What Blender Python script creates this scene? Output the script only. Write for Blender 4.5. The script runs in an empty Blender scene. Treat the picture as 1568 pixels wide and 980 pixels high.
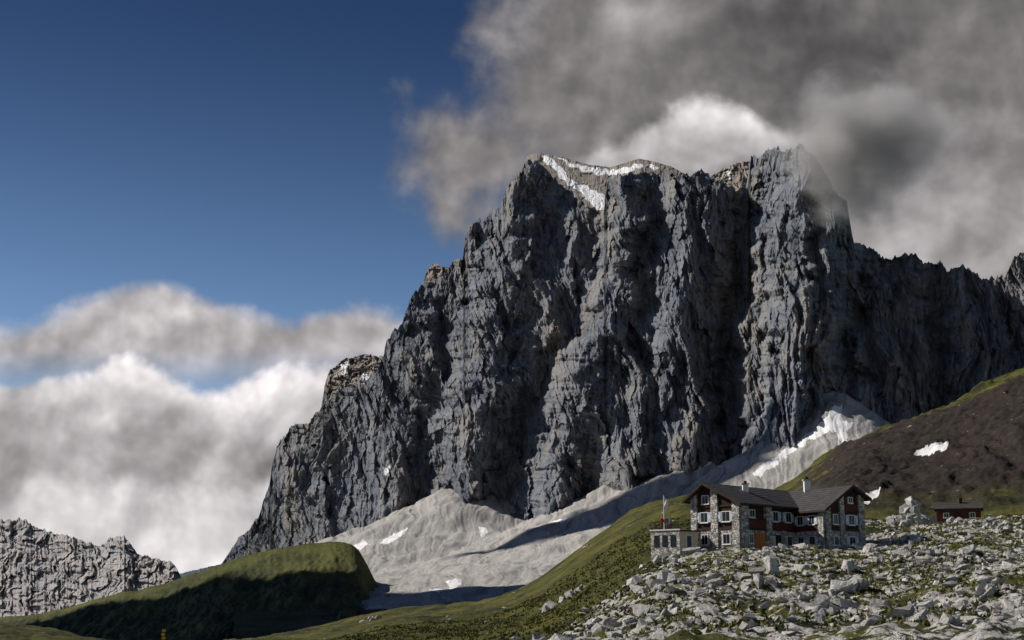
import bpy, bmesh, math, random
import numpy as np
from mathutils import Vector
random.seed(7); rng=np.random.default_rng(7)
F=2178.0; PITCH=math.atan(440/2178.0); SP,CP=math.sin(PITCH),math.cos(PITCH)
scene=bpy.context.scene
def ray(px,py,Y):
    cx=(np.asarray(px,float)-784)/F; cy=(490-np.asarray(py,float))/F
    dy=CP-cy*SP; dz=SP+cy*CP
    return cx/dy*Y, dz/dy*Y
# ---------- noise
perm=rng.permutation(256); perm=np.concatenate([perm,perm,perm])
ga=rng.normal(size=(256,3)); ga/=np.linalg.norm(ga,axis=1)[:,None]
def perlin(x,y,z=0.0):
    x,y,z=np.broadcast_arrays(np.asarray(x,float),np.asarray(y,float),np.asarray(z,float))
    xi=np.floor(x).astype(int);yi=np.floor(y).astype(int);zi=np.floor(z).astype(int)
    xf=x-xi;yf=y-yi;zf=z-zi
    u=xf**3*(xf*(xf*6-15)+10);v=yf**3*(yf*(yf*6-15)+10);w=zf**3*(zf*(zf*6-15)+10)
    xi&=255;yi&=255;zi&=255
    def g(a,b,c):
        h=perm[perm[perm[xi+a]+yi+b]+zi+c]
        G=ga[h]
        return G[...,0]*(xf-a)+G[...,1]*(yf-b)+G[...,2]*(zf-c)
    def L(a,b,t): return a+(b-a)*t
    return 1.4*L(L(L(g(0,0,0),g(1,0,0),u),L(g(0,1,0),g(1,1,0),u),v),L(L(g(0,0,1),g(1,0,1),u),L(g(0,1,1),g(1,1,1),u),v),w)
def fbm(x,y,z=0.0,o=4,gain=.5):
    s=0;a=1.0;f=1.0
    for i in range(o):
        s=s+a*perlin(x*f+i*17.3,y*f+i*5.1,z*f+i*9.7);a*=gain;f*=2.03
    return s
def ridged(x,y,z=0.0,o=4,gain=.5):
    s=0;a=1.0;f=1.0;t=0
    for i in range(o):
        s=s+a*(1-2*np.abs(perlin(x*f+i*13.7,y*f+i*7.9,z*f+i*3.3)));t+=a;a*=gain;f*=2.1
    return s/t
def cells(x,y,seed=0):
    xi=np.floor(x).astype(int);yi=np.floor(y).astype(int);best=np.full(x.shape,9.0);val=np.zeros(x.shape)
    for a in(-1,0,1):
        for b in(-1,0,1):
            h=perm[(perm[(xi+a+seed)&255]+yi+b)&255];h2=perm[h+17];h3=perm[h+91]
            jx=xi+a+h/255.;jy=yi+b+h2/255.
            d=(x-jx)**2+(y-jy)**2;m=d<best
            val=np.where(m,(h3/255.-.5)+(x-jx)*(h2/255.-.5)*2.2+(y-jy)*(h/255.-.5)*1.2,val);best=np.where(m,d,best)
    return val
def sstep(a,b,x):
    t=np.clip((x-a)/(b-a),0,1);return t*t*(3-2*t)
def interp(x,pts):
    p=np.array(pts,float);return np.interp(x,p[:,0],p[:,1])
def inpoly(x,y,poly):
    r=np.zeros(x.shape,bool);n=len(poly);j=n-1
    for i in range(n):
        xi,yi=poly[i];xj,yj=poly[j]
        if yi!=yj:
            c=((yi>y)!=(yj>y))&(x<(xj-xi)*(y-yi)/(yj-yi)+xi)
            r^=c
        j=i
    return r
# ---------- nodes expression helper
class E:
    def __init__(s,nt,k): s.nt=nt;s.k=k
    def _m(s,op,*a,clamp=False):
        n=s.nt.nodes.new('ShaderNodeMath');n.operation=op;n.use_clamp=clamp
        for i,v in enumerate((s,)+a):
            if isinstance(v,E): s.nt.links.new(v.k,n.inputs[i])
            else: n.inputs[i].default_value=v
        return E(s.nt,n.outputs[0])
    def __add__(s,o): return s._m('ADD',o)
    __radd__=__add__
    def __sub__(s,o): return s._m('SUBTRACT',o)
    def __mul__(s,o): return s._m('MULTIPLY',o)
    __rmul__=__mul__
    def __truediv__(s,o): return s._m('DIVIDE',o)
    def ex(s): return s._m('EXPONENT')
    def ab(s): return s._m('ABSOLUTE')
    def mx(s,o): return s._m('MAXIMUM',o)
    def mn(s,o): return s._m('MINIMUM',o)
    def ss(s,a,b):
        n=s.nt.nodes.new('ShaderNodeMapRange');n.interpolation_type='SMOOTHSTEP'
        s.nt.links.new(s.k,n.inputs[0]);n.inputs[1].default_value=a;n.inputs[2].default_value=b
        return E(s.nt,n.outputs[0])
def mixc(nt,fac,a,b):
    n=nt.nodes.new('ShaderNodeMix');n.data_type='RGBA'
    if isinstance(fac,E): nt.links.new(fac.k,n.inputs[0])
    else: n.inputs[0].default_value=fac
    for i,v in ((6,a),(7,b)):
        if isinstance(v,(tuple,list)): n.inputs[i].default_value=(*v,1) if len(v)==3 else v
        else: nt.links.new(v,n.inputs[i])
    return n.outputs[2]
def vmap(nt,src,scale,loc=(0,0,0)):
    n=nt.nodes.new('ShaderNodeMapping');nt.links.new(src,n.inputs[0])
    n.inputs['Scale'].default_value=scale;n.inputs['Location'].default_value=loc
    return n.outputs[0]
def noise(nt,vec,scale=1,detail=4,rough=.5,dist=0):
    n=nt.nodes.new('ShaderNodeTexNoise');nt.links.new(vec,n.inputs['Vector'])
    n.inputs['Scale'].default_value=scale;n.inputs['Detail'].default_value=detail
    n.inputs['Roughness'].default_value=rough;n.inputs['Distortion'].default_value=dist
    return E(nt,n.outputs[0])
def newmat(name,rough=.9):
    m=bpy.data.materials.new(name);m.use_nodes=True;nt=m.node_tree
    b=nt.nodes['Principled BSDF'];b.inputs['Roughness'].default_value=rough
    b.inputs['Specular IOR Level'].default_value=.15
    tc=nt.nodes.new('ShaderNodeTexCoord')
    return m,nt,b,tc.outputs['Object']
def attr(nt,name):
    a=nt.nodes.new('ShaderNodeAttribute');a.attribute_name=name;return E(nt,a.outputs['Fac'])
def bump(nt,b,h,dist,strength=1):
    n=nt.nodes.new('ShaderNodeBump');n.inputs['Distance'].default_value=dist;n.inputs['Strength'].default_value=strength
    nt.links.new(h.k,n.inputs['Height']);nt.links.new(n.outputs[0],b.inputs['Normal'])
def setc(nt,b,c): nt.links.new(c,b.inputs['Base Color'])
# ---------- mesh helpers
def grid_mesh(name,P,mat,attrs={},smooth=True):
    nr,nc=P.shape[:2]
    me=bpy.data.meshes.new(name);me.vertices.add(nr*nc)
    me.vertices.foreach_set('co',P.reshape(-1).astype(np.float32))
    i=np.arange(nr*nc).reshape(nr,nc)
    q=np.stack([i[:-1,:-1],i[:-1,1:],i[1:,1:],i[1:,:-1]],-1).reshape(-1,4)
    n=len(q);me.loops.add(n*4);me.loops.foreach_set('vertex_index',q.reshape(-1).astype(np.int32))
    me.polygons.add(n);me.polygons.foreach_set('loop_start',np.arange(0,n*4,4,dtype=np.int32))
    me.update(calc_edges=True)
    me.polygons.foreach_set('use_smooth',np.full(n,smooth))
    for k,v in attrs.items():
        a=me.attributes.new(k,'FLOAT','POINT');a.data.foreach_set('value',np.broadcast_to(v,(nr,nc)).reshape(-1).astype(np.float32))
    me.materials.append(mat)
    o=bpy.data.objects.new(name,me);scene.collection.objects.link(o);return o
# ---------- materials
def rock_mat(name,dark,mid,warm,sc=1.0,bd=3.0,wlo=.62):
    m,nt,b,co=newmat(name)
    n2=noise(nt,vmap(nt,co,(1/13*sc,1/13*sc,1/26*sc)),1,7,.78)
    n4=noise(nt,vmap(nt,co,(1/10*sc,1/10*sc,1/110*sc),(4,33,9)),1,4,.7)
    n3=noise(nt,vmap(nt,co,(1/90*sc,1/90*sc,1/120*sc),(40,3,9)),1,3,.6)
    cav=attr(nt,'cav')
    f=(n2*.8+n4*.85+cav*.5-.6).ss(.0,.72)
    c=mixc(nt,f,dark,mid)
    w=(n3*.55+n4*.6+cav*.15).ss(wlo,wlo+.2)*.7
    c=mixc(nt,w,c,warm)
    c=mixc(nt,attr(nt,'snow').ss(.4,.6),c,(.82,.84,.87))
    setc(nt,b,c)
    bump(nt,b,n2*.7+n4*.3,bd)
    return m
M_wall=rock_mat('cliff_rock_shaded',(.040,.051,.070),(.195,.218,.258),(.29,.26,.225),1,6)  # dark bluish tones put the wall's shade into the rock colour
M_summit=rock_mat('summit_rock_sunlit',(.16,.15,.14),(.30,.275,.25),(.36,.30,.25),1,4)  # same rock, lighter and warmer: sunlight on the tops is in the colour
M_far=rock_mat('distant_rock_hazed',(.26,.27,.31),(.40,.385,.39),(.43,.39,.36),.5,8)  # raised, bluish base colours put aerial haze into the rock
M_scree,nt,b,co=newmat('scree')
n1=noise(nt,vmap(nt,co,(1/60,1/60,1/60)),1,5,.65);n2=noise(nt,vmap(nt,co,(1/5,1/5,1/5)),1,5,.75)
c=mixc(nt,(n1*.45+n2*.3+attr(nt,'streak')*.62+.04).ss(.2,.95),(.07,.073,.083),(.42,.41,.395))
gn=noise(nt,vmap(nt,co,(1/35,1/35,1/35),(9,9,9)),1,6,.7)
c=mixc(nt,(gn+attr(nt,'grass')-.5).ss(.45,.6),c,(.035,.042,.02))
c=mixc(nt,attr(nt,'snow').ss(.4,.6),c,(.85,.86,.88))
setc(nt,b,c);bump(nt,b,n2,1.6)
M_hill,nt,b,co=newmat('alpine_grass')
n1=noise(nt,vmap(nt,co,(1/70,1/70,1/70)),1,6,.62);n2=noise(nt,vmap(nt,co,(1/5,1/5,1/5)),1,5,.7)
c=mixc(nt,(n1*.75+n2*.35).ss(.4,.75),(.024,.032,.012),(.105,.11,.028))
c=mixc(nt,n2.ss(.68,.78)*.5,c,(.25,.24,.22))
setc(nt,b,c);bump(nt,b,n2*.6+n1*.4,3.0)
M_ground,nt,b,co=newmat('hillside_ground')
n1=noise(nt,vmap(nt,co,(1/11,1/11,1/11)),1,6,.6);n2=noise(nt,vmap(nt,co,(1.2,1.2,1.2)),1,6,.72);n3=noise(nt,vmap(nt,co,(.25,.25,.25),(5,5,5)),1,6,.65)
g=mixc(nt,(n1*.65+n2*.4).ss(.4,.66),(.020,.026,.008),(.115,.115,.025))
g=mixc(nt,n3.ss(.5,.66)*.6,g,(.085,.066,.030))
br=mixc(nt,(n2*.6+n3*.5).ss(.35,.75),(.015,.013,.011),(.050,.038,.032))  # brown earth, colour kept darker in place of a cloud shadow
gb=mixc(nt,(n1*1.0+attr(nt,'green')-.5).ss(.42,.56),br,g)
c=mixc(nt,attr(nt,'brown'),g,gb)
rk=mixc(nt,(n2*.8+n3*.3).ss(.35,.7),(.13,.125,.115),(.55,.54,.52))
rm=(attr(nt,'rock')+(n3-.5)*2.2+(n2-.5)*2.2).ss(.5,.62)
c=mixc(nt,rm,c,rk)
c=mixc(nt,attr(nt,'snow').ss(.4,.6),c,(.85,.86,.88))
setc(nt,b,c);bump(nt,b,n2*.6+n3*.4,.9)
M_rock,nt,b,co=newmat('limestone')
n1=noise(nt,co,.6,3,.6);n2=noise(nt,co,3,5,.75)
c=mixc(nt,(n1*.4+n2*.7).ss(.36,.66),(.18,.175,.165),(.70,.69,.665))
geo=nt.nodes.new('ShaderNodeNewGeometry');ri=E(nt,geo.outputs['Random Per Island'])
c=mixc(nt,ri*.55,c,(.22,.212,.20))
setc(nt,b,c);bump(nt,b,n2,.25)
# ---------- CLIFF
crest=[(300,905),(340,862),(365,825),(395,795),(413,740),(418,705),(430,675),(447,655),(475,645),(490,627),(496,606),(520,598),(550,590),(575,573),(588,545),(592,520),(612,500),(620,482),(632,455),(648,437),(660,433),(684,421),(696,398),(709,401),(713,365),(722,343),(745,331),(765,318),(778,288),(800,264),(808,242),(822,250),(850,275),(880,300),(912,322),(925,323),(930,280),(945,270),(1000,265),(1040,270),(1075,263),(1100,280),(1145,291),(1150,242),(1165,237),(1185,228),(1215,232),(1228,222),(1250,245),(1275,290),(1297,312),(1308,370),(1340,385),(1365,399),(1395,388),(1415,401),(1440,402),(1450,418),(1475,406),(1490,419),(1510,426),(1540,426),(1550,400),(1568,388),(1620,370),(1700,400),(1800,380)]
stop=[(300,875),(340,868),(450,848),(540,830),(600,802),(660,768),(715,736),(733,798),(760,800),(800,784),(860,792),(900,768),(960,740),(1050,722),(1080,700),(1110,722),(1160,712),(1200,690),(1240,652),(1283,600),(1300,665),(1330,700),(1568,720),(1800,720)]
Yb_pts=[(300,2450),(500,2300),(700,2160),(900,2020),(1100,1900),(1300,1800),(1568,1720),(1800,1680)]
def Yb(px): return interp(px,Yb_pts)
NC,NR=1150,440
px=np.linspace(315,1680,NC)[None,:]*np.ones((NR,1))
v=np.linspace(0,1,NR)[:,None]*np.ones((1,NC))
cr=interp(px[0],crest)
jag=np.minimum(ridged(px[0]/17,0.3,0.7,5,.65)*-15+7,9)+fbm(px[0]/5,2.3,0,3)*2.6
cr=cr+jag*sstep(330,420,px[0])
bs=interp(px[0],stop);bs=np.convolve(np.pad(bs,30,mode='edge'),np.ones(61)/61,'same')[30:-30]+75
py=cr[None,:]+(bs-cr)[None,:]*v
bz=bs-75
yb=Yb(px);x0,z0=ray(px,py,yb);_,zb=ray(px,bz[None,:],yb)
X=(px-784)*1.0;Z=z0
wp=fbm(X/170,Z/260,1.5,4)*60
Xw=X+wp+Z*.12
wl=fbm(X/30,Z/30,4.5,4,.6)*9
b1=ridged(Xw/210+3,Z/620,.3,2); b2=ridged(Xw/85,Z/300+Xw/400,2.2,5,.6); b3=ridged((Xw+Z*.2)/32,Z/190,5.1,4,.65)
led=ridged(X/150-Z/300,(Z+X*.5)/44,8.2,4,.65)
c1=cells((X+wl)/34+Z/150,(Z+wl+X*.3)/110);c2=cells((X+wl*.6-Z*.15)/12,(Z+wl*.8)/34,7);c3=cells((X+wl*.3)/6,(Z+wl*.5+X*.2)/13,31)
Y=yb+(z0-zb)*.48-(b1*50+b2*38+b3*22+led*9+c1*12+c2*6+c3*3.2)
lw=fbm(py/40,px/90,3,4)*20
def line(pts,amp,w):
    p=sorted([(b,a) for a,b in pts]);c=interp(py,p);d=(px-c+lw)/w
    return amp*np.exp(-d*d)
for pts,a,w in [([(1228,225),(1215,420),(1190,700)],-80,62),([(945,270),(930,420),(880,600),(850,780)],-60,38),([(790,280),(760,450),(722,735)],-60,42),
  ([(1075,265),(1060,400),(1010,560),(960,730)],-40,40),([(600,500),(610,800)],-30,45),([(922,322),(900,450),(810,640),(735,800)],60,24),
  ([(1148,290),(1128,450),(1105,600),(1130,720)],70,20),([(1312,380),(1300,500),(1285,600)],90,24),([(1430,400),(1440,560)],45,18),([(700,400),(670,600),(640,780)],45,22),([(1005,280),(985,420),(1000,600)],30,16),([(1180,300),(1165,500)],20,9),([(1250,260),(1255,480),(1240,640)],30,10)]:
    Y=Y+line(pts,a,w)
Y+=sstep(1290,1340,px)*90
xx,zz=ray(px,py,Y)
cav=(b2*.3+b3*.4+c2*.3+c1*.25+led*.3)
P=np.stack([xx,Y,zz],-1)
snow=np.zeros_like(px)
pxx=px+fbm(px/7,py/7)*4;pyy=py+fbm(px/7,py/7,4)*4
for poly in [[(586,722),(592,712),(601,709),(598,718),(590,727)],[(1281,602),(1286,600),(1287,625),(1280,632)]]:
    snow[inpoly(pxx,pyy,poly)]=1
bk=[]
for dy,dz in ((420,-520),(160,-160),(50,-30)):
    q=P[0].copy();q[:,1]+=dy;q[:,2]+=dz;bk.append(q)
P=np.concatenate([np.stack(bk),P],0);ex=lambda a:np.concatenate([np.repeat(a[:1],3,0),a],0)
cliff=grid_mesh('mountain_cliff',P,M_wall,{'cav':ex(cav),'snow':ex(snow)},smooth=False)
def peak(name,crestpts,depth,drop,mat,step=1.2,snowp=(),slope=.62,jagamp=3,amp=1.0,Y0=None,rows=150,fq=1.0,vs=1.0,skew=0,sw=5,ca=5):
    x0,x1=crestpts[0][0],crestpts[-1][0]
    n=int((x1-x0)/step);p=np.linspace(x0,x1,n)
    c=interp(p,crestpts)+ridged(p/14,1.1,.2,4,.6)*-jagamp+jagamp*.5
    vv=np.linspace(0,1,rows)[:,None];PX=p[None,:]*np.ones((rows,1));PY=c[None,:]+vv*drop
    y0=(Yb(PX) if Y0 is None else Y0+0*PX);xa,za=ray(PX,PY,y0);_,zc=ray(PX,PY[-1][None,:],y0)
    k=float(y0.mean())/2000
    wx=PX+fbm(PX/30,PY/30,6,3)*16
    n1=ridged(wx/38*fq,PY/55*fq/vs,4,4,.6);n2=ridged(wx/13*fq,PY/16*fq/vs,9,4,.6);n3=cells(wx/7,PY/9,3)
    Yv=y0+depth+(za-zc)/slope-(n1*22+n2*8+n3*ca)*amp*k-(PX-150)*skew
    X_,Z_=ray(PX,PY,Yv);s=np.zeros_like(PX)
    a=PX+fbm(PX/14,PY/14)*sw;bb=PY+fbm(PX/14,PY/14,4)*sw
    for po in snowp: s[inpoly(a,bb,po)]=1
    Pk=np.stack([X_,Yv,Z_],-1);q=Pk[0].copy();q[:,1]+=300*k;q[:,2]-=300*k;q2=Pk[0].copy();q2[:,1]+=30*k;q2[:,2]-=15*k
    Pk=np.concatenate([np.stack([q,q2]),Pk],0);e=lambda a:np.concatenate([np.repeat(a[:1],2,0),a],0)
    return grid_mesh(name,Pk,mat,{'cav':e(n1*.4+n2*.5+n3*.3),'snow':e(s)},smooth=False)
peak('mountain_summit',[(800,262),(808,238),(822,234),(860,240),(900,252),(935,256),(955,250),(978,243),(1000,247),(1030,256),(1050,267),(1062,285)],330,110,M_summit,1.0,
  [[(828,240),(842,240),(866,264),(872,274),(905,288),(930,302),(928,322),(915,320),(893,300),(872,285),(852,264)],[(850,242),(905,257),(940,263),(985,250),(985,257),(945,269),(905,266),(870,254)],[(990,252),(1012,257),(1000,262)]],slope=.6,jagamp=1.5,amp=.35,sw=5)
peak('mountain_summit',[(1080,285),(1092,268),(1110,258),(1130,250),(1150,246),(1175,240)],420,90,M_summit,1.0,[[(1112,262),(1122,268),(1118,275)]],slope=1.0,jagamp=5)
peak('rock_knob',[(492,625),(497,590),(505,566),(530,549),(560,543),(585,546),(600,560)],200,80,M_summit,.8,[[(520,560),(530,556),(535,575),(526,577)],[(552,575),(562,568),(566,590),(556,590)]],slope=1.2,jagamp=5,amp=1.3)
peak('rock_knob',[(646,440),(654,414),(664,405),(678,407),(692,414),(700,430)],200,50,M_summit,.8,slope=1.2,jagamp=5,amp=1.3)
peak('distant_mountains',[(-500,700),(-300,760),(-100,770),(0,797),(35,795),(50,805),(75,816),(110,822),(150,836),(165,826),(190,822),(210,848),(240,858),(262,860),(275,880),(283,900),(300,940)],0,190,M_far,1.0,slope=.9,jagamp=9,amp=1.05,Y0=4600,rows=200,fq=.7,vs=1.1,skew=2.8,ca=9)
M_blue,nt,b,co=newmat('haze_tinted_hill');n1=noise(nt,vmap(nt,co,(1/300,)*3),1,6,.6);setc(nt,b,mixc(nt,n1.ss(.3,.7),(.06,.09,.13),(.11,.14,.17)))  # blue base colours stand in for aerial haze
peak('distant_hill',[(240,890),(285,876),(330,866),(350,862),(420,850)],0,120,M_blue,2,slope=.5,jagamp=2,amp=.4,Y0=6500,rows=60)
# ---------- SCREE : union of talus cones built in world space
nc,nr=950,400
px=np.linspace(380,1750,nc)[None,:]*np.ones((nr,1))
t=np.linspace(0,1,nr)[:,None]*np.ones((1,nc))
ytop=Yb(px)+90
Yv=ytop-t**1.25*(ytop-700)
Xs=(px-784)/F*Yv*1.03
zz=np.full_like(px,-400.0)
wx=Xs+fbm(Xs/60,Yv/60,2,3)*12;wy=Yv+fbm(Xs/60,Yv/60,7,3)*12
for ap,aq,sl,L in [(715,730,.60,430),(1080,690,.60,420),(1283,598,.80,370),(600,798,.5,380),(540,826,.45,380),(450,846,.45,380),(380,862,.45,380),(660,770,.6,330),(800,776,.58,350),(745,800,.5,330),(860,772,.58,360),(905,752,.58,380),(960,728,.58,400),(1020,712,.58,400),(1130,708,.6,400),(1180,696,.62,400),(1225,662,.70,390),(1330,705,.6,420),(1400,715,.6,400),(1480,720,.6,400),(1568,715,.6,400),(1680,715,.6,400)]:
    Ya=float(Yb(ap))-22;xa,za=ray(ap,aq,Ya);dd=np.hypot(wx-xa,wy-Ya)
    zc=float(za)-sl*L*(1-np.exp(-dd/L))
    m_=5.0;h=np.clip(.5+.5*(zc-zz)/m_,0,1);zz=zz*(1-h)+zc*h+m_*h*(1-h)
streak=ridged(px/15+fbm(px/60,Yv/120,3,3)*1.3+(ytop-Yv)/140,Yv/500,1.3,5,.68)
zz=zz+streak*4*sstep(ytop-20,ytop-200,Yv)*np.exp(-(ytop-Yv)/700)+fbm(Xs/60,Yv/60,3,4,.5)*4
zz=np.maximum(zz,-60+fbm(Xs/80,Yv/80,3)*10)
pyv=490-F*((zz/Yv)*CP-SP)/(CP+(zz/Yv)*SP);pxv=784+Xs*F/Yv*(CP-(490-pyv)/F*SP)
snow=np.zeros_like(px);a=pxv+fbm(px/16,pyv/16)*6;bb=pyv+fbm(px/16,pyv/16,4)*4
for po in [[(1150,726),(1190,698),(1228,672),(1262,645),(1274,622),(1290,620),(1288,640),(1304,646),(1296,660),(1300,690),(1288,696),(1281,662),(1270,658),(1240,675),(1200,703),(1165,728)],
  [(1064,722),(1078,698),(1094,702),(1080,712)],[(578,832),(600,818),(628,806),(618,820),(590,836)],[(732,806),(740,806),(748,816),(738,824)],[(538,836),(555,828),(568,834),(545,842)],[(948,742),(972,732),(965,742)],[(684,892),(708,884),(704,896),(690,902)],[(652,905),(676,900),(672,906)],[(840,800),(870,792),(862,800)]]:
    snow[inpoly(a,bb,po)]=1
gr=sstep(900,945,pyv)*.35*sstep(760,600,pxv)+sstep(620,540,pxv)*.3+sstep(915,960,pyv)*.2
scree=grid_mesh('scree_slope',np.stack([Xs,Yv,zz],-1),M_scree,{'streak':streak,'snow':snow,'grass':gr})
# ---------- grassy hill mid
hc=[(-500,930),(-200,950),(0,946),(50,941),(100,932),(150,916),(200,905),(250,895),(290,881),(340,863),(380,850),(430,838),(480,832),(520,828),(545,836),(558,855),(568,880),(585,905),(610,926),(640,945),(700,965),(800,990)]
nc,nr=650,280
px=np.linspace(-500,800,nc)[None,:]*np.ones((nr,1));v=np.linspace(0,1,nr)[:,None]*np.ones((1,nc))
c=interp(px[0],hc)+fbm(px[0]/25,1.0,2.0,4)*4;c=np.convolve(np.pad(c,4,mode='edge'),np.ones(9)/9,'same')[4:-4];c=c[None,:]
yc=1380-px*.1
PY=c+(1000-c)*v**.9+fbm(px/6,v*8,1,3)*.8
Yv=yc-(v**1.1)*(680)
_,z=ray(px,PY,Yv)
z=z-ridged(px/90+v*1.6,v*1.3,5,6,.55)*11*sstep(0,.3,v)+fbm(px/20,v*12,2,5,.6)*2.2*sstep(0,.1,v)
pyv=490-F*((z/Yv)*CP-SP)/(CP+(z/Yv)*SP);cy=(490-pyv)/F;Xv=((px-784)/F)/(CP-cy*SP)*Yv
P=np.stack([Xv,Yv,z],-1);q=[]
for dy,dz in ((300,-90),(100,-25),(30,-4)):
    w=P[0].copy();w[:,1]+=dy;w[:,2]+=dz;q.append(w)
grid_mesh('grassy_hill',np.concatenate([np.stack(q),P],0),M_hill)
# ---------- foreground ground
colpx=np.array([-900,-300,0,60,130,250,440,600,780,900,980,1060,1200,1325,1440,1568,2100,2900.])
rowY=np.array([2,10,40,80,120,150,172,190,215,250,320,400,500,620,900.])
T={-900:[2800,1300,1090,1030,1000,985,975,965,962,965,985,1000,1010,1015,1030],
-300:[2800,1300,1090,1030,1000,985,975,965,962,965,985,1000,1010,1015,1030],
0:[2800,1300,1090,1030,1000,985,975,966,962,968,985,1000,1010,1015,1030],
60:[2800,1300,1090,1030,1002,987,977,968,965,971,986,1000,1010,1015,1030],
130:[2800,1300,1090,1032,1006,994,987,981,979,981,988,1000,1010,1015,1030],
250:[2800,1300,1092,1038,1015,1005,1000,995,990,988,990,1000,1010,1015,1030],
440:[2800,1300,1092,1038,1018,1008,1002,996,990,984,978,972,980,1000,1030],
600:[2800,1300,1090,1032,1012,1000,990,980,970,958,947,937,938,960,1000],
780:[2800,1300,1080,1022,1000,985,973,963,952,936,911,914,935,960,1000],
900:[2800,1300,1065,1012,976,946,922,908,892,868,831,845,880,930,990],
980:[2800,1300,1060,1000,948,902,868,858,845,818,781,795,840,900,980],
1060:[2800,1300,1055,992,930,880,846,842,834,795,757,775,830,890,980],
1200:[2800,1300,1050,985,920,870,845,842,838,818,785,757,747,790,920],
1325:[2800,1300,1050,975,905,862,842,828,812,797,742,695,677,720,880],
1440:[2800,1300,1050,970,900,862,840,825,809,796,735,672,633,670,850],
1568:[2800,1300,1050,965,895,855,835,818,803,786,705,625,571,600,800],
2100:[2800,1300,1050,960,885,845,822,803,785,760,640,520,440,450,650],
2900:[2800,1300,1050,960,885,845,822,803,785,760,640,520,440,450,650]}
tab=np.array([T[int(c)] for c in colpx],float)
ztab=np.array([[ray(784,tab[i,j],rowY[j])[1] for j in range(len(rowY))] for i in range(len(colpx))])
def herm(xk,yk,x):
    n=len(xk);sl=(yk[1:]-yk[:-1])/(xk[1:]-xk[:-1]).reshape(-1,*([1]*(yk.ndim-1)))
    m=np.empty_like(yk);m[0]=sl[0];m[-1]=sl[-1]
    a,b_=sl[:-1],sl[1:]
    m[1:-1]=np.where(a*b_>0,2*a*b_/(a+b_+1e-12*np.sign(a+b_+1e-20)),0)*.6+.4*(a+b_)/2
    i=np.clip(np.searchsorted(xk,x)-1,0,n-2);h=(xk[i+1]-xk[i]);t=((x-xk[i])/h)
    sh=(-1,)+(1,)*(yk.ndim-1);t=t.reshape(sh);h=h.reshape(sh)
    return (2*t**3-3*t**2+1)*yk[i]+(t**3-2*t**2+t)*h*m[i]+(-2*t**3+3*t**2)*yk[i+1]+(t**3-t**2)*h*m[i+1]
gpx=np.linspace(-600,2400,1250);gY=np.concatenate([np.linspace(2,80,60)[:-1],np.linspace(80,235,360)[:-1],np.linspace(235,560,220)[:-1],np.linspace(560,900,25)])
G=herm(colpx,ztab,gpx);G=herm(rowY,G.T.copy(),gY)
def bil(px,Y,A):
    i=np.interp(Y,gY,np.arange(len(gY)));j=np.interp(px,gpx,np.arange(len(gpx)))
    i0=np.clip(i.astype(int),0,len(gY)-2);j0=np.clip(j.astype(int),0,len(gpx)-2);a=i-i0;b_=j-j0
    return (A[i0,j0]*(1-a)*(1-b_)+A[i0+1,j0]*a*(1-b_)+A[i0,j0+1]*(1-a)*b_+A[i0+1,j0+1]*a*b_)
PXg=gpx[None,:]*np.ones((len(gY),1));Yg=gY[:,None]*np.ones((1,len(gpx)))
Xg=(PXg-784)/F/CP*Yg*.985
def rockmask(px,Y):
    left=interp(Y,[(2,500),(60,700),(95,775),(120,850),(150,925),(172,985),(180,1000),(215,1320),(230,1500)])
    m=sstep(-45,45,px-left+fbm(px/30,Y/8,5,3)*30)*sstep(232,212,Y-np.where(px>1300,0,15)*1.0)
    hut=np.exp(-(((px-1150)/190)**2)**2)*sstep(158,166,Y)
    return m*(1-.75*hut)
rmk=rockmask(PXg,Yg)
hutflat=1-np.exp(-(((PXg-1190)/190)**2)**2-(((Yg-180)/14)**2)**2)
big=fbm(Xg/22,Yg/22,.5,3)*1.1*sstep(30,80,Yg)+fbm(Xg/6,Yg/6,2.5,4,.6)*.45
rough=(ridged(Xg/4.2,Yg/4.2,1.7,3,.6)*.65+ridged(Xg/11,Yg/14,6.7,3,.6)*.9)*rmk
hillm=sstep(240,300,Yg)*sstep(1180,1280,PXg)
gul=(ridged(PXg/130+Yg/200+fbm(Xg/30,Yg/30)*.4,Yg/130,3.1,5,.55)*4.2+fbm(Xg/9,Yg/9,7,4,.6)*1.5)*hillm*sstep(520,470,Yg)
Zg=G+(big+rough)*hutflat+gul*.8
brown=np.maximum(hillm*sstep(515,455,Yg),0);green=(.62*sstep(420,485,Yg)+.30*sstep(330,255,Yg)+.2*sstep(1330,1240,PXg)+fbm(Xg/30,Yg/50,2,3)*.34+.02)
pyv=490-F*((Zg/Yg)*CP-SP)/(CP+(Zg/Yg)*SP);cy=(490-pyv)/F;Xg=((PXg-784)/F)/(CP-cy*SP)*Yg
snow=np.zeros_like(PXg);a=PXg+fbm(PXg/12,pyv/12)*6;bb=pyv+fbm(PXg/12,pyv/12,4)*4
for po in [[(1402,694),(1415,684),(1435,677),(1452,678),(1448,688),(1425,696),(1408,700)],[(1322,762),(1335,750),(1351,746),(1348,760),(1332,770),(1322,772)]]:
    snow[inpoly(a,bb,po)&(Yg>225)&(Yg<510)]=1
ground=grid_mesh('ground',np.stack([Xg,Yg,Zg],-1),M_ground,{'rock':rmk*.55,'brown':brown,'green':green,'snow':snow})
def gpos(px,Y):
    return bil(px,Y,Xg),bil(px,Y,Zg)
vf=bpy.data.meshes.new('valley_floor');vf.from_pydata([(-2e4,-2e4,-110),(2e4,-2e4,-110),(2e4,3e4,-110),(-2e4,3e4,-110)],[],[(0,1,2,3)]);vf.materials.append(M_hill)
scene.collection.objects.link(bpy.data.objects.new('valley_floor',vf))
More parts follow.
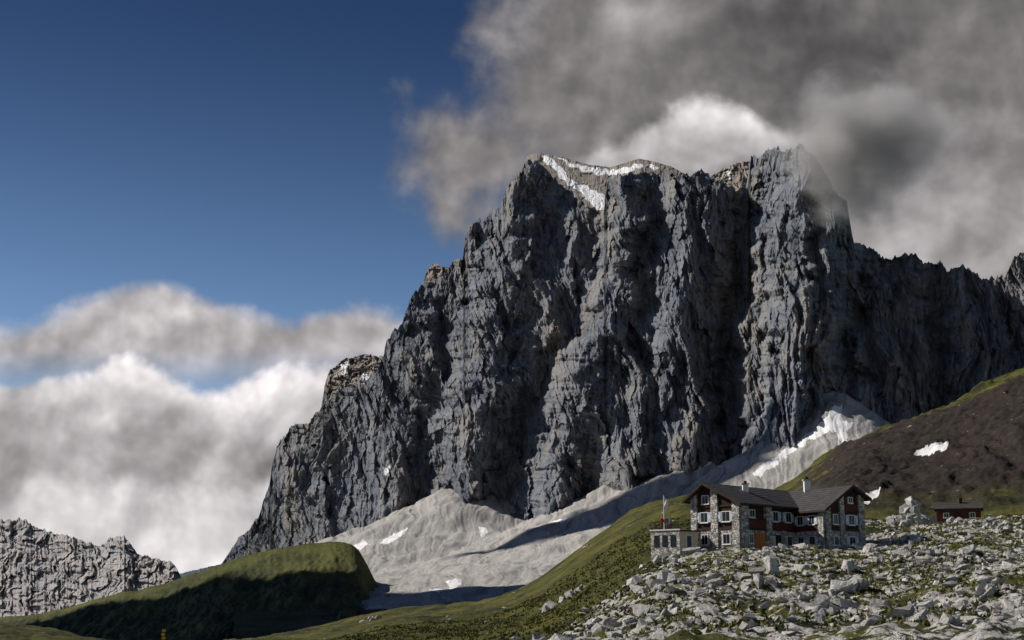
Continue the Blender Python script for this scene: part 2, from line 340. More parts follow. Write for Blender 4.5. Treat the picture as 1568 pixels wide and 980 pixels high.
# ---------- rocks
protos=[]
for k_ in range(24):
    n=rng.integers(7,13);p=rng.uniform(-1,1,size=(n,3));p/=(np.abs(p)**3).sum(1)[:,None]**(1/3);p*=rng.uniform(.7,1.05,(n,1))
    bm=bmesh.new();[bm.verts.new(q) for q in p];r=bmesh.ops.convex_hull(bm,input=bm.verts)
    bmesh.ops.delete(bm,geom=[v for v in bm.verts if not v.link_faces],context='VERTS')
    bmesh.ops.triangulate(bm,faces=bm.faces);bm.verts.index_update()
    protos.append((np.array([v.co[:] for v in bm.verts]),np.array([[v.index for v in f.verts] for f in bm.faces])));bm.free()
def rocks(name,X,Yv,Z,Sz,flat=.6):
    Vs=[];Fs=[];off=0
    for i in range(len(X)):
        V,Fc=protos[rng.integers(len(protos))]
        s=Sz[i]*np.array([rng.uniform(.7,1.5),rng.uniform(.6,1.2),rng.uniform(.4,.9)*flat/.6])*.5
        a=rng.uniform(0,6.28);t1=rng.normal(0,.4);ca,sa=math.cos(a),math.sin(a);ct,st=math.cos(t1),math.sin(t1)
        M=np.array([[ca,-sa,0],[sa,ca,0],[0,0,1]])@np.array([[1,0,0],[0,ct,-st],[0,st,ct]])
        Vs.append((V*s)@M.T+np.array([X[i],Yv[i],Z[i]+.12*Sz[i]]));Fs.append(Fc+off);off+=len(V)
    V=np.concatenate(Vs);Fc=np.concatenate(Fs);me=bpy.data.meshes.new(name);me.vertices.add(len(V));me.vertices.foreach_set('co',V.reshape(-1))
    n=len(Fc);me.loops.add(3*n);me.loops.foreach_set('vertex_index',Fc.reshape(-1).astype(np.int32));me.polygons.add(n);me.polygons.foreach_set('loop_start',np.arange(0,3*n,3,dtype=np.int32))
    me.update(calc_edges=True);me.polygons.foreach_set('use_smooth',np.zeros(n,bool));me.materials.append(M_rock);o=bpy.data.objects.new(name,me);scene.collection.objects.link(o);return o
def scatter(n,y0,y1,p0,p1,dens,smin,smax,powr):
    Y_=np.sqrt(rng.uniform(y0**2,y1**2,n));p_=rng.uniform(p0,p1,n)
    keep=(rng.uniform(0,1,n)<dens(p_,Y_))&~((p_>1425)&(p_<1515)&(Y_>200)&(Y_<226));Y_=Y_[keep];p_=p_[keep];x,z=gpos(p_,Y_)
    s=smin+(smax-smin)*rng.uniform(0,1,len(x))**powr
    return x,Y_,z,s
def dens(p,Y_):
    x=(p-784)/F*Y_
    c=sstep(-.05,.4,fbm(x/7,Y_/10,4.4,4,.65))
    return rockmask(p,Y_)*(.07+.93*c)
A1=scatter(66000,60,232,640,1900,dens,.12,1.2,4)
A2=scatter(2600,75,230,740,1900,dens,.6,2.1,3.0)
A=[np.concatenate(z) for z in zip(A1,A2)]
rocks('rock_field',*A)
A3=scatter(2500,90,420,430,1330,lambda p,Y_:.05+.5*sstep(.2,.6,fbm(p/40,Y_/25,7,2)),.15,1.0,4)
rocks('scattered_rocks',*A3)
def cluster(name,pts,pile=0):
    X=[];Yc=[];Z=[];Sz=[]
    for p,Yq,n,sp,s0,s1 in pts:
        for _ in range(n):
            g_=rng.normal();pp=p+g_*sp;yy=Yq+rng.normal()*2.0
            x,z=gpos(np.array([pp]),np.array([yy]));X.append(x[0]);Yc.append(yy);s=rng.uniform(s0,s1);Sz.append(s);Z.append(z[0]+rng.uniform(-.1,.3)*s+pile*rng.uniform(0,1)*math.exp(-g_*g_))
    rocks(name,np.array(X),np.array(Yc),np.array(Z),np.array(Sz),.85)
cluster('rock_outcrop',[(1397,204,90,17,.6,2.0),(1400,206,10,10,1.8,2.8)],2.9)
cluster('limestone_boulder',[(1175,122,4,9,1.2,2.2),(1300,105,6,14,1.2,2.2),(1090,100,4,10,1.0,1.6),(1010,160,5,12,.8,1.6)])
cluster('limestone_slabs',[(838,205,5,6,1.2,2.0),(868,206,6,7,1.0,1.8),(886,207,3,3,.8,1.3),(572,330,6,7,1.2,2.2)])
def grass(n):
    Y_=np.sqrt(rng.uniform(70**2,250**2,n));p_=rng.uniform(430,1700,n);k=(rng.uniform(0,1,n)<(.25+.75*sstep(-.1,.4,fbm(p_/45,Y_/9,12,3))))
    k&=~((p_>985)&(p_<1345)&(Y_>168)&(Y_<200));Y_=Y_[k];p_=p_[k];x,z=gpos(p_,Y_);n=len(x)
    V=np.zeros((n,3,3,3))
    for j in range(3):
        a=rng.uniform(0,6.28,n);h=rng.uniform(.10,.28,n);w_=rng.uniform(.10,.22,n);lx=rng.normal(0,.08,n);ly=rng.normal(0,.08,n);ox=rng.normal(0,.12,n);oy=rng.normal(0,.12,n)
        V[:,j,0]=np.stack([x+ox-np.cos(a)*w_,Y_+oy-np.sin(a)*w_,z-.05],-1);V[:,j,1]=np.stack([x+ox+np.cos(a)*w_,Y_+oy+np.sin(a)*w_,z-.05],-1);V[:,j,2]=np.stack([x+ox+lx,Y_+oy+ly,z+h],-1)
    me=bpy.data.meshes.new('alpine_grass');m=n*3;me.vertices.add(m*3);me.vertices.foreach_set('co',V.reshape(-1));me.loops.add(m*3);me.loops.foreach_set('vertex_index',np.arange(m*3,dtype=np.int32));me.polygons.add(m);me.polygons.foreach_set('loop_start',np.arange(0,m*3,3,dtype=np.int32));me.update(calc_edges=True)
    M,nt,b,co=newmat('grass_tussock');geo=nt.nodes.new('ShaderNodeNewGeometry');ri=E(nt,geo.outputs['Random Per Island']);nz=noise(nt,co,.15,3,.6)
    setc(nt,b,mixc(nt,(ri*.5+nz).ss(.4,1.0),(.045,.052,.014),(.15,.145,.04)));me.materials.append(M)
    o=bpy.data.objects.new('alpine_grass',me);scene.collection.objects.link(o)
grass(80000)
# ---------- HUT
def simple(name,col,rough=.8,var=.25,sc=3.0,bd=.02,stretch=(1,1,1)):
    m,nt,b,co=newmat(name,rough);n=noise(nt,vmap(nt,co,tuple(sc*s for s in stretch)),1,4,.65)
    c=mixc(nt,n.ss(.3,.7),tuple(c*(1-var) for c in col),tuple(min(1,c*(1+var)) for c in col));setc(nt,b,c)
    if bd:bump(nt,b,n,bd)
    return m
M_stone,nt,b,co=newmat('stone_masonry')
vo=nt.nodes.new('ShaderNodeTexVoronoi');nt.links.new(vmap(nt,co,(2.2,2.2,3.4)),vo.inputs['Vector']);vo.inputs['Scale'].default_value=1
ve=nt.nodes.new('ShaderNodeTexVoronoi');ve.feature='DISTANCE_TO_EDGE';nt.links.new(vmap(nt,co,(2.2,2.2,3.4)),ve.inputs['Vector']);ve.inputs['Scale'].default_value=1
sp=nt.nodes.new('ShaderNodeSeparateColor');nt.links.new(vo.outputs['Color'],sp.inputs[0])
c=mixc(nt,E(nt,sp.outputs[0]),(.19,.18,.17),(.66,.64,.59));ed=E(nt,ve.outputs[0])
c=mixc(nt,ed.ss(.0,.07),(.16,.15,.14),c);setc(nt,b,c);bump(nt,b,ed.ss(0,.15),.06)
M_wood=simple('dark_wood',(.042,.023,.016),.8,.4,2,.02,(3,3,.4))
M_redwood=simple('red_wood',(.095,.032,.022),.8,.3,2,.02,(4,4,.4))
M_orange=simple('door_wood',(.50,.18,.045),.7,.2,3)
M_cream=simple('cream_plaster',(.62,.52,.36),.9,.1,3)
M_white=simple('white_paint',(.72,.72,.70),.6,.06,5)
M_shut=simple('blue_shutter',(.42,.52,.60),.6,.15,6)
M_glass=simple('window_glass',(.02,.025,.03),.12,.2,1,0)
M_fascia=simple('fascia_wood',(.05,.030,.023),.8,.3,3)
M_roof,nt,b,co=newmat('roof_slate',.6)
wv=nt.nodes.new('ShaderNodeTexWave');nt.links.new(co,wv.inputs['Vector']);wv.inputs['Scale'].default_value=1.1;wv.inputs['Distortion'].default_value=.6;wv.bands_direction='Z'
n1=noise(nt,co,1.2,6,.65)
setc(nt,b,mixc(nt,(n1*.8+E(nt,wv.outputs[0])*.25).ss(.3,.8),(.033,.031,.033),(.09,.085,.082)));bump(nt,b,E(nt,wv.outputs[0])*.6+n1*.4,.06)
def obj(name,verts,faces,mat,parent=None):
    me=bpy.data.meshes.new(name);me.from_pydata([tuple(v) for v in verts],[],faces);me.materials.append(mat)
    bm=bmesh.new();bm.from_mesh(me);bmesh.ops.recalc_face_normals(bm,faces=bm.faces);bm.to_mesh(me);bm.free()
    o=bpy.data.objects.new(name,me);scene.collection.objects.link(o);o.parent=parent;return o
def empty(name):
    o=bpy.data.objects.new(name,None);scene.collection.objects.link(o);return o
BF=[(0,1,2,3),(4,5,6,7),(0,1,5,4),(1,2,6,5),(2,3,7,6),(3,0,4,7)]
def prism(name,base,z0,z1,mat,parent):
    n=len(base);V=[(p[0],p[1],z0) for p in base]+[(p[0],p[1],z1) for p in base]
    Fs=[tuple(range(n)),tuple(range(n,2*n))]+[(i,(i+1)%n,(i+1)%n+n,i+n) for i in range(n)]
    return obj(name,V,Fs,mat,parent)
def wbox(name,P0,P1,u0,u1,z0,z1,out,mat,parent,inn=.03,ztop=None):
    P0=Vector(P0[:2]);P1=Vector(P1[:2]);d=(P1-P0).normalized();n=Vector((d.y,-d.x))
    a=P0+d*u0;b_=P0+d*u1
    base=[a-n*inn,b_-n*inn,b_+n*out,a+n*out]
    if ztop is None: return prism(name,base,z0,z1,mat,parent)
    V=[(p.x,p.y,z0) for p in base]+[(base[0].x,base[0].y,z1),(base[1].x,base[1].y,ztop),(base[2].x,base[2].y,ztop),(base[3].x,base[3].y,z1)]
    return obj(name,V,BF,mat,parent)
wcount=[0]
def window(P0,P1,u,z,w,h,parent,shut=True):
    wcount[0]+=1;i=wcount[0]
    wbox(f'window_frame_{i}',P0,P1,u-w/2-.09,u+w/2+.09,z-.09,z+h+.09,.07+.1,M_white,parent)
    for q in (0,1):
        a=u-w/2+q*(w/2)+.03
        wbox(f'window_glass_{i}_{q}',P0,P1,a,a+w/2-.06,z,z+h,.185,M_glass,parent)
    wbox(f'window_sill_{i}',P0,P1,u-w/2-.15,u+w/2+.15,z-.17,z-.093,.26,M_white,parent)
    if shut:
        for s in (-1,1):
            c=u+s*(w/2+.09+w*.27)
            wbox(f'shutter_{i}_{s}',P0,P1,c-w*.24,c+w*.24,z-.05,z+h+.05,.21,M_shut,parent)
            wbox(f'shutter_bar_{i}_{s}',P0,P1,c-w*.12,c+w*.12,z+h*.3,z+h*.7,.23,M_white,parent)
hut=empty('mountain_hut')
def xy(p,Y_): x,_=ray(p,800,Y_);return Vector((float(x),Y_))
def zz_(py,Y_): return float(ray(784,py,Y_)[1])
A_=xy(1060,177);B_=xy(1134,172);C_=xy(1217,180);D_=xy(1263,175.5);E_=xy(1322,179.5)
ZB=zz_(842,172)
def wing(tag,G0,G1,dirv,L,zL,zR,fr,zP,cut=-2.0):
    d=dirv.normalized();Pk=G0.lerp(G1,fr);prof=[(G0,ZB+cut),(G1,ZB+cut),(G1,zR),(Pk,zP),(G0,zL)]
    V=[(p.x,p.y,z) for p,z in prof]+[(p.x+d.x*L,p.y+d.y*L,z) for p,z in prof]
    n=5;obj(f'walls_{tag}',V,[tuple(range(5)),tuple(range(5,10))]+[(i,(i+1)%n,(i+1)%n+n,i+n) for i in range(n)],M_wood,hut)
    gd=(G1-G0).normalized()
    for nm,Ge,ze,sg in(('l',G0,zL,-1),('r',G1,zR,1)):
        run=(Ge-Pk).length;sl=(zP-ze)/run;ov=.7;e=Ge+gd*sg*ov;zee=ze-sl*ov
        q=[(Pk-d*.9,zP),(e-d*.9,zee),(e+d*L,zee),(Pk+d*L,zP)]
        V=[(p.x,p.y,z+.02) for p,z in q]+[(p.x,p.y,z+.2) for p,z in q]
        obj(f'roof_{tag}_{nm}',V,BF,M_roof,hut)
        q=[(Pk-d*.98,zP-.1),(e+gd*sg*.04-d*.98,zee-.1),(e+gd*sg*.04-d*.905,zee-.1),(Pk-d*.905,zP-.1)]
        V=[(p.x,p.y,z) for p,z in q]+[(p.x,p.y,z+.36) for p,z in q]
        obj(f'bargeboard_{tag}_{nm}',V,BF,M_fascia,hut)
        a=e+gd*sg*.003;q=[a-d*.9,a+gd*sg*.05-d*.9,a+gd*sg*.05+d*L,a+d*L]
        prism(f'gutter_{tag}_{nm}',q,zee-.05,zee+.17,M_fascia,hut)
zeB=zz_(769,172);zeA=zz_(764,177);zpL=zz_(741,174.5)
LW=(C_-B_)
wing('left',A_,B_,Vector((LW.x,LW.y)),LW.length*1.5,zeA,zeB,.32,zpL)
RW=(C_-D_);zeD=zz_(778,175.5);zeE=zz_(762,179);zpR=zz_(745,177)
wing('right',D_,E_,Vector((RW.x,RW.y)),RW.length*2.1,zeD,zeE,.64,zpR)
gl=(B_-A_).length; sl_=LW.length; rl=(D_-C_).length; gr_=(E_-D_).length
def zp_l(u):
    return zeA+(zpL-zeA)*u/(gl*.32) if u<gl*.32 else zpL+(zeB-zpL)*(u-gl*.32)/(gl*.68)
ZF=ZB+2.75
wbox('stone_base_gable',A_,B_,.0,gl,ZB-2,ZF-.25,.10,M_stone,hut)
for i,(u0,u1) in enumerate([(0,.9),(gl*.42,gl*.42+1.0),(gl-1.05,gl)]):
    wbox(f'pillar_a{i}',A_,B_,u0,u1,ZB-2,zp_l(u0)-.12,.28,M_stone,hut,ztop=zp_l(u1)-.12)
wbox('beam_a',A_,B_,.9,gl-1.05,ZF-.24,ZF+.0,.2,M_fascia,hut)
wbox('beam_a2',A_,B_,.9,gl-1.05,ZF+2.5,ZF+2.68,.14,M_fascia,hut)
window(A_,B_,gl*.27,ZF+.75,1.0,1.1,hut);window(A_,B_,gl*.72,ZF+.75,1.1,1.1,hut)
window(A_,B_,gl*.30,ZF+3.0,.9,.9,hut,False);window(A_,B_,gl*.27,ZB+.8,.9,1.1,hut,False);window(A_,B_,gl*.72,ZB+.8,1.0,1.1,hut,False)
wbox('stone_base_side',B_,C_,0,sl_-.1,ZB-2,ZF-.25,.10,M_stone,hut)
for i,(u0,u1) in enumerate([(0,1.1),(sl_*.42,sl_*.42+1.15),(sl_*.72,sl_*.72+.6)]):
    wbox(f'pillar_b{i}',B_,C_,u0,u1,ZB-2,zeB-.35 if i<2 else ZF-.2,.42,M_stone,hut)
wbox('balcony_panel',B_,C_,1.15,sl_*.42-.02,ZF-.1,ZF+.95,.36,M_redwood,hut)
wbox('balcony_rail',B_,C_,1.15,sl_*.42-.02,ZF+.953,ZF+1.05,.42,M_wood,hut)
wbox('panel_b2',B_,C_,sl_*.42+1.2,sl_-.3,ZF-.1,ZF+.7,.16,M_redwood,hut)
wbox('beam_b',B_,C_,1.12,sl_*.42-.02,ZF-.3,ZF-.12,.3,M_fascia,hut)
wbox('wood_door',B_,C_,sl_*.42-2.2,sl_*.42-.25,ZB-.1,ZB+2.1,.30,M_orange,hut)
for j in (1,2,3,4):wbox(f'door_groove_{j}',B_,C_,sl_*.42-2.2+j*.39-.02,sl_*.42-2.2+j*.39+.02,ZB,ZB+2.05,.308,M_wood,hut)
window(B_,C_,1.9,ZB+.9,.8,1.0,hut,False)
window(B_,C_,2.2,ZF+1.25,1.0,.8,hut,False)
wbox('porch_dark_panel',B_,C_,sl_*.42+1.25,sl_*.72-.05,ZB-.1,ZB+2.0,.13,M_glass,hut)  # flat dark panel stands in for the shade inside the porch
wbox('porch_door',B_,C_,sl_*.42+1.5,sl_*.42+2.1,ZB-.1,ZB+1.9,.17,M_cream,hut)
window(B_,C_,sl_*.62,ZF+.95,1.0,1.1,hut);window(B_,C_,sl_*.86,ZF+.95,1.0,1.1,hut);window(B_,C_,sl_*.87,ZB+.8,.9,1.1,hut,False)
wbox('stone_base_right',C_,D_,.1,rl,ZB-2,ZF-.25,.10,M_stone,hut)
wbox('pillar_c0',C_,D_,rl-.9,rl,ZB-2,zeD-.2,.3,M_stone,hut)
for u in (rl*.22,rl*.60): window(C_,D_,u,ZF+.6,.9,1.0,hut);window(C_,D_,u,ZB+.8,.9,1.0,hut)
wbox('panel_c',C_,D_,.3,rl-.95,ZF-.2,ZF+.3,.16,M_redwood,hut)
def zp_r(u): return zeD+(zpR-zeD)*u/(gr_*.64) if u<gr_*.64 else zpR+(zeE-zpR)*(u-gr_*.64)/(gr_*.36)
wbox('stone_base_gable2',D_,E_,0,gr_,ZB-2,ZF-.25,.10,M_stone,hut)
for i,(u0,u1) in enumerate([(0,.85),(gr_*.36,gr_*.36+.8),(gr_-1.0,gr_)]):
    wbox(f'pillar_d{i}',D_,E_,u0,u1,ZB-2,zp_r(u0)-.12,.28,M_stone,hut,ztop=zp_r(u1)-.12)
wbox('beam_d',D_,E_,.9,gr_-1.05,ZF-.24,ZF,.2,M_fascia,hut)
wbox('red_panel_d',D_,E_,gr_*.36+.85,gr_-1.05,ZF+2.2,ZF+3.1,.1,M_redwood,hut)
window(D_,E_,gr_*.26,ZF+.6,.7,1.1,hut,False);window(D_,E_,gr_*.67,ZF+.6,1.0,1.1,hut);window(D_,E_,gr_*.26,ZB+.8,.7,1.0,hut,False);window(D_,E_,gr_*.67,ZB+.8,1.0,1.0,hut)
window(D_,E_,gr_*.66,ZF+3.3,.7,.6,hut,False)
def chim(i,p,Y_,ptop,pbot,w):
    c=xy(p,Y_);q=[c+Vector(v)*w for v in((-.5,-.5),(.5,-.5),(.5,.5),(-.5,.5))];q2=[c+Vector(v)*w*1.3 for v in((-.5,-.5),(.5,-.5),(.5,.5),(-.5,.5))]
    zt=zz_(ptop,Y_);prism(f'chimney_{i}',q,zz_(pbot,Y_),zt,M_white,hut)
    prism(f'chimney_cap_{i}',q2,zt+.003,zt+.14,M_stone,hut);prism(f'chimney_pot_{i}',[c+(v-c)*.5 for v in q],zt+.143,zt+.45,M_fascia,hut)
chim(1,1143,178.5,742,755,.7);chim(2,1238,184,736,760,.8)
T0=xy(996,174);T1=xy(1040,171.5);T2=xy(1068,172.5)
zt=zz_(812,172)
wbox('terrace_wall',T0,T1,0,(T1-T0).length,ZB-2.5,zt,.0,M_stone,hut,inn=5)
for i in range(3): wbox(f'terrace_window_{i}',T0,T1,.5+i*1.15,1.2+i*1.15,ZB+.4,zt-.55,.05,M_glass,hut)
wbox('terrace_cap',T0,T1,-.1,(T1-T0).length+.1,zt+.003,zt+.15,.1,M_white,hut,inn=.5)
wbox('annex',T1,T2,.02,(T2-T1).length,ZB-2.5,zt-.15,.0,M_cream,hut,inn=4)
wbox('annex_door',T1,T2,.9,1.7,ZB-.1,ZB+1.75,.05,M_white,hut);wbox('annex_door_panel',T1,T2,1.0,1.6,ZB,ZB+1.65,.07,M_glass,hut)
wbox('annex_roof',T1,T2,-.1,(T2-T1).length+.2,zt-.147,zt,.3,M_fascia,hut,inn=4.2)
for i in range(7):wbox(f'railing_post_{i}',T0,T1,i*.58,i*.58+.06,zt+.15,zt+1.0,-.05,M_fascia,hut,inn=.11)
wbox('railing_bar',T0,T1,-.05,(T1-T0).length,zt+1.003,zt+1.07,-.04,M_fascia,hut,inn=.12)
W0=xy(1068,170.5);W1=xy(1250,168.8)
wbox('retaining_wall',W0,W1,0,(W1-W0).length*.35,ZB-3,ZB-.2,.3,M_stone,hut,inn=2.2)
fp=empty('flagpole');c=xy(1017,175)
def cyl(name,a,b_,r0,r1,mat,parent,n=10):
    a=Vector(a);b_=Vector(b_);ax=(b_-a).normalized();s=ax.orthogonal().normalized();t_=ax.cross(s)
    V=[]
    for q,r in((a,r0),(b_,r1)):
        for i in range(n):
            an=6.2832*i/n;V.append(q+s*math.cos(an)*r+t_*math.sin(an)*r)
    return obj(name,V,[tuple(range(n)),tuple(range(n,2*n))]+[(i,(i+1)%n,(i+1)%n+n,i+n) for i in range(n)],mat,parent)
cyl('pole',(c.x,c.y,ZB),(c.x,c.y,zz_(758,175)),.08,.05,M_white,fp)
M_flag=simple('flag_cloth',(.75,.73,.72),.8,.1,3,0);V=[];Fs=[];ztp=zz_(760,175)
for i in range(7):
    for j in range(5):
        V.append((c.x+.05+j*.11+.03*math.sin(i),c.y+.12*math.sin(j*1.4+i*.5),ztp-i*.28-j*.12))
for i in range(6):
    for j in range(4):a=i*5+j;Fs.append((a,a+1,a+6,a+5))
obj('flag',V,Fs,M_flag,fp)
def hiker(p,Y_,zf,jacket,face=0.0):
    root=empty('hiker');c=xy(p,Y_)
    js=[(0,0,.95),(0,0,1.2),(0,0,1.42),(0,0,1.52),(.19,0,1.42),(.27,.02,1.15),(.24,-.15,.93),(-.19,0,1.42),(-.27,.02,1.15),(-.24,-.15,.93),(.1,0,.9),(.12,-.03,.5),(.11,.02,.08),(.12,-.13,.04),(-.1,0,.9),(-.12,.03,.5),(-.13,.06,.08),(-.13,-.09,.04)]
    ed=[(0,1),(1,2),(2,3),(2,4),(4,5),(5,6),(2,7),(7,8),(8,9),(0,10),(10,11),(11,12),(12,13),(0,14),(14,15),(15,16),(16,17)]
    rd=[.15,.15,.15,.07,.075,.055,.04,.075,.055,.04,.11,.075,.055,.045,.11,.075,.055,.045]
    me=bpy.data.meshes.new('body');me.from_pydata(js,ed,[]);o=bpy.data.objects.new('body',me);scene.collection.objects.link(o)
    m=o.modifiers.new('s','SKIN');sk=me.skin_vertices[0].data
    for i,r in enumerate(rd): sk[i].radius=(r,r*.8)
    sk[0].use_root=True;o.modifiers.new('u','SUBSURF').levels=1
    mm,nt,b,co=newmat('clothes');s=nt.nodes.new('ShaderNodeSeparateXYZ');nt.links.new(co,s.inputs[0])
    setc(nt,b,mixc(nt,E(nt,s.outputs[2]).ss(.90,.93),(.04,.045,.06),jacket));me.materials.append(mm);o.parent=root
    bm=bmesh.new();bmesh.ops.create_icosphere(bm,subdivisions=3,radius=.12)
    for v in bm.verts: v.co=Vector((v.co.x*.82,v.co.y*.95-(.02 if abs(v.co.x)<.03 and v.co.y<-.09 and abs(v.co.z)<.03 else 0),v.co.z*1.15+1.65))
    h=bpy.data.meshes.new('head');bm.to_mesh(h);bm.free();ho=bpy.data.objects.new('head',h);scene.collection.objects.link(ho);ho.parent=root
    mh,nt,b,co=newmat('skin_hair');s=nt.nodes.new('ShaderNodeSeparateXYZ');nt.links.new(co,s.inputs[0])
    setc(nt,b,mixc(nt,(E(nt,s.outputs[2])*1.0+E(nt,s.outputs[1])*.8).ss(1.66,1.68),(.5,.3,.22),(.06,.035,.02)));h.materials.append(mh)
    root.location=(c.x,c.y,zf);root.rotation_euler=(0,0,face)
hiker(1014,173.9,zt,(.5,.03,.03),.4)
hiker(1026,174.5,zt,(.08,.10,.16),-1.0)
shed=empty('wooden_shed')
S0=xy(1435,219);S1=xy(1503,217);sd=(S1-S0).normalized();sn=Vector((sd.y,-sd.x))
gz0=max(float(gpos(np.array([float(p)]),np.array([yy]))[1][0]) for p in (1435,1470,1503) for yy in (208.,214.,218.,222.))
z0=max(zz_(808,218),gz0)+.3;ze=z0+1.65;zr=z0+2.5
wbox('shed_wall',S0,S1,0,(S1-S0).length,z0-3,ze,0,M_redwood,shed,inn=4)
for nm,o1,o2,za,zb_ in(('front',.7,-2,ze-.25,zr),('back',-4.7,-2,ze-.25,zr)):
    q=[S0+sn*o1-sd*.4,S1+sn*o1+sd*.4,S1+sn*o2+sd*.4,S0+sn*o2-sd*.4];zs=[za,za,zb_,zb_]
    V=[(p.x,p.y,z) for p,z in zip(q,zs)]+[(p.x,p.y,z+.15) for p,z in zip(q,zs)];obj('roof_'+nm,V,BF,M_roof,shed)
for nm,S_ in(('l',S0),('r',S1)):
    V=[(*(S_-sn*.02),ze-.01),(*(S_-sn*3.98),ze-.01),(*(S_-sn*2),zr-.02)];obj('gable_'+nm,V,[(0,1,2)],M_redwood,shed)
wbox('shed_door',S0,S1,2.6,3.5,z0-.2,z0+1.0,.05,M_wood,shed);window(S0,S1,1.4,z0+.25,.7,.6,shed,False);window(S0,S1,5.2,z0+.25,.7,.6,shed,False)
q=S0.lerp(S1,.55)-sn*1.6;prism('shed_chimney',[q+Vector(v)*.5 for v in((-.5,-.5),(.5,-.5),(.5,.5),(-.5,.5))],zr-.5,zr+.75,M_fascia,shed)
M_yel=simple('yellow_sign',(.75,.50,.03),.5,.06,6,0);sg=empty('trail_signpost');Y_=75
gx,gz=gpos(np.array([247.]),np.array([75.]));gx=float(gx[0]);gz=float(gz[0]);zt_=zz_(963,Y_)
cyl('pole',(gx,Y_,gz-.3),(gx,Y_,zt_),.035,.035,M_fascia,sg)
for i,(s,dz) in enumerate(((1,.02),(-1,.22),(1,.40))):
    z1=zt_-dz;V=[(gx,Y_-.06,z1-.12),(gx+.16*s,Y_-.06,z1-.12),(gx+.22*s,Y_-.06,z1-.06),(gx+.16*s,Y_-.06,z1),(gx,Y_-.06,z1)]
    V=[(a-.08*s,b_,c_) for a,b_,c_ in V];V+=[(a,b_+.02,c_) for a,b_,c_ in V];obj(f'arrow_board_{i}',V,[tuple(range(5)),tuple(range(5,10))]+[(k,(k+1)%5,(k+1)%5+5,k+5) for k in range(5)],M_yel,sg)
# ---------- light
el=math.radians(38);az=math.radians(-74)
sdir=Vector((math.sin(az)*math.cos(el),math.cos(az)*math.cos(el),math.sin(el)))
l=bpy.data.lights.new('sun','SUN');l.energy=5.0;l.angle=math.radians(.5);l.color=(1,.92,.82)
lo=bpy.data.objects.new('sun',l);scene.collection.objects.link(lo);lo.rotation_euler=(-sdir).to_track_quat('-Z','Y').to_euler()
M_cl,nt,b,co=newmat('shadow_cloud_white');b.inputs['Base Color'].default_value=(.9,.9,.9,1)
def add_shadow_cloud(tx,ty,tz,dist,rx,ry,seed):  # solid cloud added outside the frame to cast a shadow on the target
    bm=bmesh.new();bmesh.ops.create_icosphere(bm,subdivisions=5,radius=1.0)
    co=np.array([v.co[:] for v in bm.verts]);k=1+fbm(co[:,0]*1.6+seed,co[:,1]*1.6,co[:,2]*1.6,5,.55)*.55
    for v,kk in zip(bm.verts,k): v.co=v.co*kk
    me=bpy.data.meshes.new('offscreen_shadow_cloud');bm.to_mesh(me);bm.free();me.materials.append(M_cl)
    o=bpy.data.objects.new('offscreen_shadow_cloud',me);scene.collection.objects.link(o);o.location=Vector((tx,ty,tz))+sdir*dist;o.scale=(rx,ry,min(rx,ry)*.35)
add_shadow_cloud(-430,1000,0,1900,440,285,1.0)
add_shadow_cloud(190,1740,120,3000,240,100,5.0)
# ---------- world
w=bpy.data.worlds.new('World');scene.world=w;w.use_nodes=True;nt=w.node_tree;bg=nt.nodes['Background'];bg.inputs[1].default_value=.1
w.cycles.sampling_method='NONE'
sky=nt.nodes.new('ShaderNodeTexSky');sky.sky_type='NISHITA';sky.sun_disc=False;sky.sun_elevation=el;sky.sun_rotation=az;sky.altitude=2200;sky.air_density=1.0;sky.dust_density=.3;sky.ozone_density=2.0
tc=nt.nodes.new('ShaderNodeTexCoord');D=tc.outputs['Generated']
sx=nt.nodes.new('ShaderNodeSeparateXYZ');nt.links.new(D,sx.inputs[0])
dx,dy,dz=[E(nt,sx.outputs[i]) for i in range(3)]
ya=dy.ab().mx(.3);s=dx/ya*F+784.0
t_=dz/ya
q=(t_*-2178.0*.965)+930.0
nb=noise(nt,vmap(nt,D,(1,1,1.0)),13.0,8,.57,.1)-.5
nlow=noise(nt,vmap(nt,D,(1,1,1.3),(2,5,1)),3.6,2,.5)-.5
nl0=noise(nt,vmap(nt,D,(1,1,1.0)),13.0,4,.5,.1)
nl1=noise(nt,vmap(nt,D,(1,1,1.0),(.008,0,-.010)),13.0,4,.5,.1)
lit=(nl0-nl1)
def g1(x,c,r): u=(x-c)*(1.0/r);return (u*u*-1.0).ex()
def g2(px,py,rx,ry,amp):
    u=(s-px)*(1.0/rx);v_=(q-py)*(1.0/ry);return ((u*u+v_*v_)*-1.0).ex()*amp
tc_=mixc(nt,dz.ss(.04,.44),(.88,.95,1.0),(.17,.235,.33))
tint=nt.nodes.new('ShaderNodeMix');tint.data_type='RGBA';tint.blend_type='MULTIPLY';tint.inputs[0].default_value=1;nt.links.new(sky.outputs[0],tint.inputs[6]);nt.links.new(tc_,tint.inputs[7])
cur=tint.outputs[2]
def layer(cur,alpha,br):
    cc=nt.nodes.new('ShaderNodeCombineColor');nt.links.new((br*10.3).k,cc.inputs[0]);nt.links.new((br*9.7).k,cc.inputs[1]);nt.links.new((br*9.8).k,cc.inputs[2])
    return mixc(nt,alpha,cur,cc.outputs[0])
def bank(cur,top,amp,wid,base,hi,fall,amask,litk=4.0):
    depth=q-top+nb*amp+nlow*amp*.8
    al=depth.ss(0,wid)*amask
    br=((depth.mx(0)*(-1.0/fall)).ex()*hi+base)*((lit*litk).ex())+nb*.20
    return layer(cur,al,br.mx(.05))
dens_=g2(1400,40,450,330,1.5)+g2(1500,330,430,230,1.4)+g2(985,90,210,190,.72)+g2(700,240,120,60,.36)+g2(690,350,60,60,.38)+g2(1900,200,400,500,1.2)+nb*1.4+nlow*.3
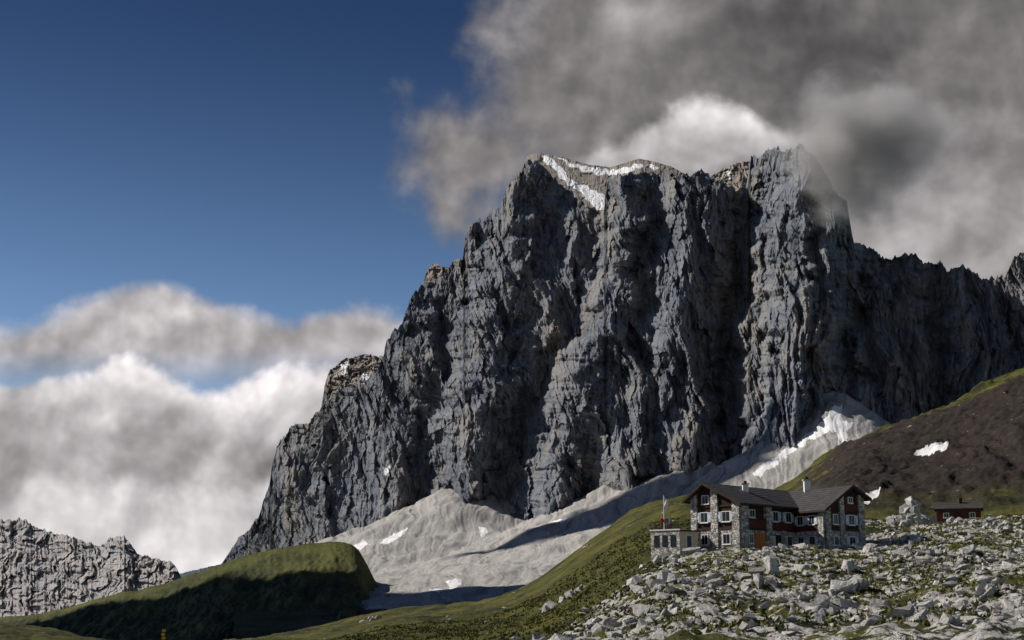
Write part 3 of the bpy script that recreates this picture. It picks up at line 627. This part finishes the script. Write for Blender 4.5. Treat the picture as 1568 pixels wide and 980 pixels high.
br=(g2(1520,390,300,150,.14)+g2(1210,60,220,110,-.09)+g2(1000,20,80,45,.18)+.195+nlow*.14+nb*.16)*((lit*3.0).ex())
cur=layer(cur,dens_.ss(.18,.66),br.mx(.05))
cur=bank(cur,g1(s,1110,170)*-105+262,110,34,.27,.50,65,(s*-1.0).ss(-1330,-1190)*s.ss(840,960))
right=(s*-1.0).ss(-760,-600)
cur=bank(cur,g1(s,240,120)*-55+g1(s,540,70)*-30+496,110,40,.37,.18,80,right*(q*-1.0).ss(-640,-535))
cur=bank(cur,g1(s,190,70)*-44+g1(s,20,60)*-30+g1(s,480,110)*-30+612,130,24,.38,.42,60,right)
cur=bank(cur,g1(s,120,200)*-30+g1(s,460,90)*-70+764,110,60,.56,.20,90,right,3.0)
nt.links.new(cur,bg.inputs[0])
# ---------- peak cloud volume
m=bpy.data.materials.new('cloud_mist');m.use_nodes=True;nt=m.node_tree;nt.nodes.remove(nt.nodes['Principled BSDF'])
pv=nt.nodes.new('ShaderNodeVolumeScatter');pv.inputs['Color'].default_value=(.98,.98,1,1);pv.inputs['Anisotropy'].default_value=.0
tcn=nt.nodes.new('ShaderNodeTexCoord');co=tcn.outputs['Object']
n=noise(nt,co,2.0,5,.6);sx=nt.nodes.new('ShaderNodeVectorMath');sx.operation='LENGTH';nt.links.new(co,sx.inputs[0]);r=E(nt,sx.outputs['Value'])
dn=((r*-1.0)+1.0+(n-.5)*1.7).ss(.08,.95)*.04
nt.links.new(dn.k,pv.inputs['Density']);nt.links.new(pv.outputs[0],nt.nodes['Material Output'].inputs['Volume'])
bm=bmesh.new();bmesh.ops.create_icosphere(bm,subdivisions=3,radius=1.0);me=bpy.data.meshes.new('summit_cloud');bm.to_mesh(me);bm.free();me.materials.append(m)
o=bpy.data.objects.new('summit_cloud',me);scene.collection.objects.link(o);x,z=ray(1318,225,1800);o.location=(float(x),1800,float(z));o.scale=(135,95,120)
# ---------- camera
cam=bpy.data.cameras.new('camera');cam.lens=50;cam.sensor_width=36;cam.clip_start=.1;cam.clip_end=60000
co_=bpy.data.objects.new('camera',cam);scene.collection.objects.link(co_);co_.location=(0,0,0);co_.rotation_euler=(math.pi/2+PITCH,0,0);scene.camera=co_
scene.view_settings.view_transform='Standard';scene.view_settings.look='None';scene.view_settings.exposure=0
